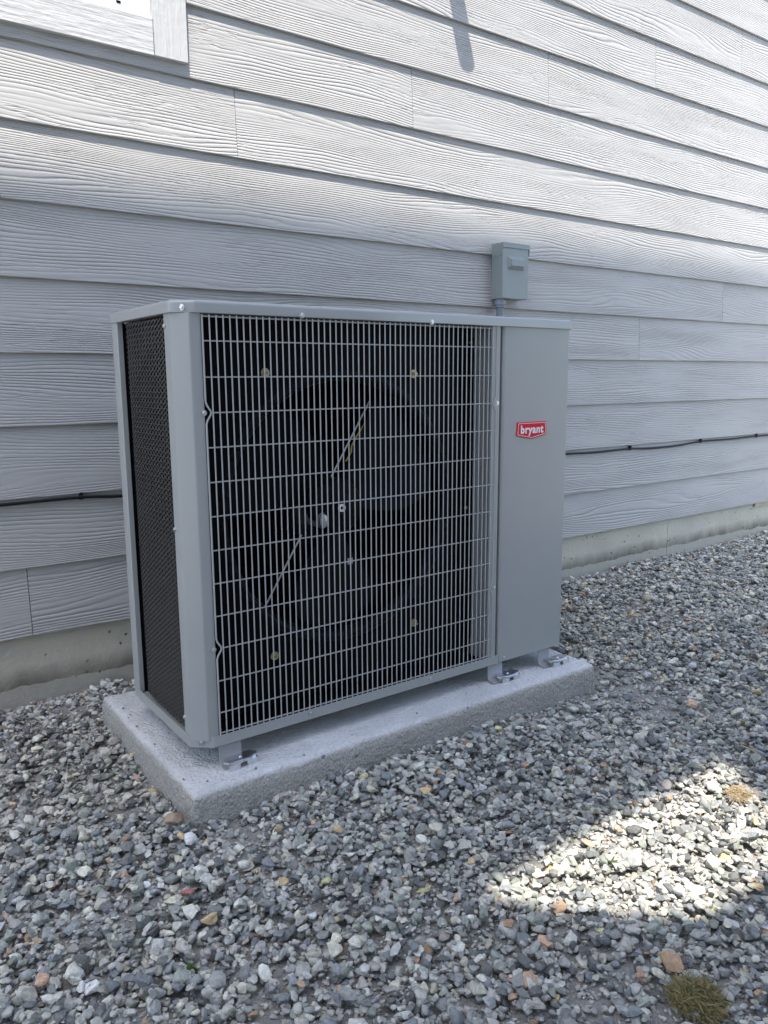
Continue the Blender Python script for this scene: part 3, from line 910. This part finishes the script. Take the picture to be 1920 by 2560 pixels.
scatter(10500, poly, .04, .0072, .0116, 1, True)
scatter(380, poly, .0, .011, .0150, 1, True)
first = cand[:]
camp = np.array(M.translation)
VV = []; FF = []; CC = []; SM = []; nv = 0
# order: coarse ones first in part, then fines, then coarse on top
order = list(range(len(cand)))
key = [rng.random()+(0.25 if c[2] > .0052 else 0) for c in cand]
order.sort(key=lambda i: key[i])
inpoly = inside(np.array([c[0] for c in cand]), np.array([c[1] for c in cand]), poly, .06)
for i in order:
    x, y, s, det = cand[i]
    a = s; b = s*rng.uniform(.62, .95); c = s*rng.uniform(.34, .74)
    j0, j1 = int((y-b-hy0)/HR), int((y+b-hy0)/HR)+1
    i0_, i1_ = int((x-b-hx0)/HR), int((x+b-hx0)/HR)+1
    j0 = max(j0, 0); i0_ = max(i0_, 0)
    sub = Hm[j0:j1, i0_:i1_]
    if sub.size == 0: continue
    hgt = .55*sub.mean()+.45*sub.max()
    gl = G[int((y-hy0)/cg), int((x-hx0)/cg)]
    if hgt-gl > .030: continue
    zc = hgt+c*.42
    # rotation: mostly lying flat
    yaw = rng.uniform(0, 2*PI); tl = abs(rng.normal(0, .42)); ta = rng.uniform(0, 2*PI)
    Rm = np.array((Matrix.Rotation(tl, 3, Vector((math.cos(ta), math.sin(ta), 0))) @ Matrix.Rotation(yaw, 3, 'Z')))
    dist = math.hypot(x-camp[0], y-camp[1])
    use_hi = det == 1 and inpoly[i] and s/max(.5, dist) > .0044
    V, F = (hi[rng.integers(len(hi))] if use_hi else lo_[rng.integers(len(lo_))])
    flip = rng.choice([-1, 1], 3)
    P3 = (V*np.array([a, b, c])*flip)@Rm.T+np.array([x, y, zc])
    P3[:, 1] = np.minimum(P3[:, 1], .0195)
    VV.append(P3); FF.append((F[:, ::-1] if flip.prod() < 0 else F)+nv); nv += len(V)
    col = PAL[rng.choice(len(PAL), p=PW)]*WARM*rng.uniform(.76, 1.26)
    if s < .007: col = col*.5+np.array((.46, .44, .40))*.5
    CC.append(np.repeat(col[None], len(V), 0))
    SM.append(np.full(len(F), rng.random() < .10))
    # update the height map with the stone's top
    if sub.size:
        yy = gys[j0:j1][:, None]-y; xx = gxs[i0_:i1_][None]-x
        q = 1-(xx**2+yy**2)/(b*b*1.05)
        t_ = np.where(q > 0, zc+c*.9*np.sqrt(np.maximum(q, 0)), -9)
        Hm[j0:j1, i0_:i1_] = np.maximum(sub, t_)
for _ in range(16):   # stray grit on the pad
    s = rng.uniform(.0014, .0032); x = rng.uniform(PX0+.02, PX1-.02); y = rng.choice([rng.uniform(PY0+.012, -.73), rng.uniform(PY0+.02, PY1-.02)])
    if y > -.73 and x > -.01: x = rng.uniform(PX0+.01, -.005)
    V, F = lo_[rng.integers(len(lo_))]
    VV.append(V*s+np.array([x, y, PT+s*.5])); FF.append(F+nv); nv += len(V)
    CC.append(np.repeat((PAL[rng.choice(len(PAL), p=PW)]*.7)[None], len(V), 0)); SM.append(np.zeros(len(F), bool))
VV = np.concatenate(VV); FF = np.concatenate(FF); CC = np.concatenate(CC); SM = np.concatenate(SM)
def np_mesh(name, V, F, mat):
    me = bpy.data.meshes.new(name)
    me.vertices.add(len(V)); me.vertices.foreach_set('co', V.astype(np.float32).ravel())
    me.loops.add(F.size); me.loops.foreach_set('vertex_index', F.astype(np.int32).ravel())
    me.polygons.add(len(F)); me.polygons.foreach_set('loop_start', np.arange(0, F.size, 3, dtype=np.int32))
    me.update(calc_edges=True); me.materials.append(mat)
    return me
me = np_mesh('gravel', VV, FF, M_STONE)
at = me.attributes.new('stone_colour', 'FLOAT_COLOR', 'POINT')
at.data.foreach_set('color', np.concatenate([CC, np.ones((len(CC), 1))], 1).astype(np.float32).ravel())
me.polygons.foreach_set('use_smooth', SM)
me.update()
go = bpy.data.objects.new('gravel', me); COL.objects.link(go)
tag(go, 'loose grey crushed gravel spread over the side yard', 'gravel', kind='stuff')
print('gravel tris', len(FF))

def top_at(x, y):
    return float(Hm[int((y-hy0)/HR), int((x-hx0)/HR)])

# ------------------------------------------------------------------ dry grass, weeds, straw
def blades(name, cx, cy, n, rad, hmax, lmin, lmax, mat, flat, label, cat, seed, sq=1.0):
    rr = random.Random(seed); V = []; F = []; T = []
    z0 = top_at(cx, cy)-.006
    for _ in range(n):
        a = rr.uniform(0, 2*PI); q = math.sqrt(rr.random())*rad
        px, py = cx+q*math.cos(a), cy+q*math.sin(a)*sq
        dome = hmax*(1-(q/rad)**2)
        L = rr.uniform(lmin, lmax); az = rr.uniform(0, 2*PI); el = rr.uniform(-.3, .9)*(1-flat)+rr.uniform(-.25, .25)*flat
        p = Vector((px, py, z0+.004+dome*rr.random()))
        d = Vector((math.cos(az)*math.cos(el), math.sin(az)*math.cos(el), math.sin(el)))
        side = d.cross(Vector((rr.uniform(-1, 1), rr.uniform(-1, 1), 1))).normalized()*rr.uniform(.0005, .0011)
        t_ = rr.random(); b0 = len(V); bend = Vector((rr.uniform(-.4, .4), rr.uniform(-.4, .4), -rr.uniform(0, .7)))
        for k in range(4):
            s = k/3; c = p+d*L*s+bend*L*s*s*.5; wd = side*(1-.75*s)
            V += [tuple(c-wd), tuple(c+wd)]; T += [t_, t_]
        for k in range(3): F.append((b0+2*k, b0+2*k+1, b0+2*k+3, b0+2*k+2))
    me = bpy.data.meshes.new(name); me.from_pydata(V, [], F); me.materials.append(mat)
    at = me.attributes.new('tint', 'FLOAT', 'POINT'); at.data.foreach_set('value', T)
    o = bpy.data.objects.new(name, me); COL.objects.link(o)
    return tag(o, label, cat)
M_DRY = mat_blade('dry_grass', (.42, .34, .21), (.26, .19, .11))
M_TUFT = mat_blade('half_dry_grass', (.10, .11, .045), (.34, .255, .12))
M_WEED = mat_blade('green_weed', (.08, .14, .035), (.18, .25, .06))
blades('grass_clump', .354, -1.572, 3000, .035, .022, .007, .018, M_TUFT, .15, 'half green tuft of drying grass lying on the gravel at the lower right', 'grass clump', 5)
blades('dry_grass_clump', .893, -1.325, 900, .028, .007, .008, .020, M_DRY, .7, 'flat patch of straw-coloured dry grass clippings on the gravel', 'grass clump', 6, .8)

def weed(cx, cy, n, size, seed, label):
    rr = random.Random(seed); V = []; F = []; T = []
    z0 = top_at(cx, cy)+.002
    for k in range(n):
        az = rr.uniform(0, 2*PI); el = rr.uniform(.2, 1.3); L = size*rr.uniform(.5, 1)
        d = Vector((math.cos(az)*math.cos(el), math.sin(az)*math.cos(el), math.sin(el)))
        side = d.cross(Vector((0, 0, 1))).normalized(); upv = side.cross(d)
        c0 = Vector((cx+rr.uniform(-.004, .004), cy+rr.uniform(-.004, .004), z0)); t_ = rr.random(); b0 = len(V)
        for (s, wd, upk) in ((0, .05, 0), (.45, .22, .04), (.75, .26, .05), (1, .03, 0)):
            c = c0+d*L*s+upv*L*upk
            V += [tuple(c-side*L*wd), tuple(c+upv*L*-.04), tuple(c+side*L*wd)]; T += [t_]*3
        for q in range(3):
            for h in range(2): F.append((b0+q*3+h, b0+q*3+h+1, b0+q*3+h+4, b0+q*3+h+3))
    me = bpy.data.meshes.new('weed'); me.from_pydata(V, [], F); me.materials.append(M_WEED)
    at = me.attributes.new('tint', 'FLOAT', 'POINT'); at.data.foreach_set('value', T)
    o = bpy.data.objects.new('weed', me); COL.objects.link(o)
    return tag(o, label, 'weed')
weed(-.174, -1.112, 18, .021, 3, 'small green weed sprouting from the gravel at the bottom of the photo')
weed(.4975, -1.320, 6, .013, 4, 'tiny yellow-green leaf showing in the sunlit patch of gravel')

def straw(a, b, wd, seed, label, mat=M_DRY):
    pa = Vector((a[0], a[1], top_at(*a)+.003)); pb = Vector((b[0], b[1], top_at(*b)+.004))
    m = MB(); mid = pa.lerp(pb, .5)+Vector((.003, .002, .003))
    m.tube([pa, pa.lerp(mid, .5), mid, mid.lerp(pb, .5), pb], [wd, wd*1.1, wd*.9, wd*.7, wd*.3], 5)
    o = m.build('straw', mat, None, 60)
    at = o.data.attributes.new('tint', 'FLOAT', 'POINT'); at.data.foreach_set('value', [.1]*len(o.data.vertices))
    return tag(o, label, 'straw', None)
straw((1.085, -1.215), (1.062, -1.285), .0022, 1, 'pale dry straw lying on the gravel near the right edge')
straw((.6275, -1.055), (.657, -1.062), .0009, 2, 'thin dry stalk among dark stones below the right end of the pad')
straw((-.218, -.905), (-.190, -.896), .0008, 3, 'thin grey stalk lying left of the flat white stone')

# a few stones that stand out from the rest
def big_stone(x, y, size, col, seed, label, rough=0):
    V, F = stone_template(3, 6 if not rough else 9, seed)
    rr = np.random.default_rng(seed)
    Rm = np.array((Matrix.Rotation(rr.uniform(-.3, .3), 3, 'X') @ Matrix.Rotation(rr.uniform(0, 6), 3, 'Z')))
    P3 = (V*np.array(size))@Rm.T
    me = np_mesh('stone', P3, F, M_STONE)
    at = me.attributes.new('stone_colour', 'FLOAT_COLOR', 'POINT')
    at.data.foreach_set('color', np.repeat(np.array([[*col, 1.0]]), len(V), 0).astype(np.float32).ravel())
    o = bpy.data.objects.new('stone', me); COL.objects.link(o)
    o.location = (x, y, top_at(x, y)+size[2]*.75)
    if not rough: me.shade_smooth()
    return tag(o, label, 'stone', 'stones that stand out in the gravel')
big_stone(-.068, -.765, (.019, .016, .014), (.36, .27, .19), 21, 'large tan stone against the near corner of the concrete pad')
big_stone(-.160, -.900, (.022, .013, .006), (.62, .61, .58), 22, 'flat white stone lying among dark gravel left of the pad corner', 1)
big_stone(.084, -.885, (.013, .010, .009), (.46, .37, .23), 23, 'rounded honey-coloured stone in front of the pad')
big_stone(-.124, -.968, (.012, .009, .007), (.38, .17, .14), 24, 'reddish stone below the white flat one', 1)
big_stone(1.93, -.36, (.022, .018, .017), (.40, .36, .27), 25, 'round buff stone on the gravel beyond the right end of the pad')

# ------------------------------------------------------------------ render
scene.render.engine = 'CYCLES'
scene.cycles.max_bounces = 8
scene.cycles.diffuse_bounces = 5
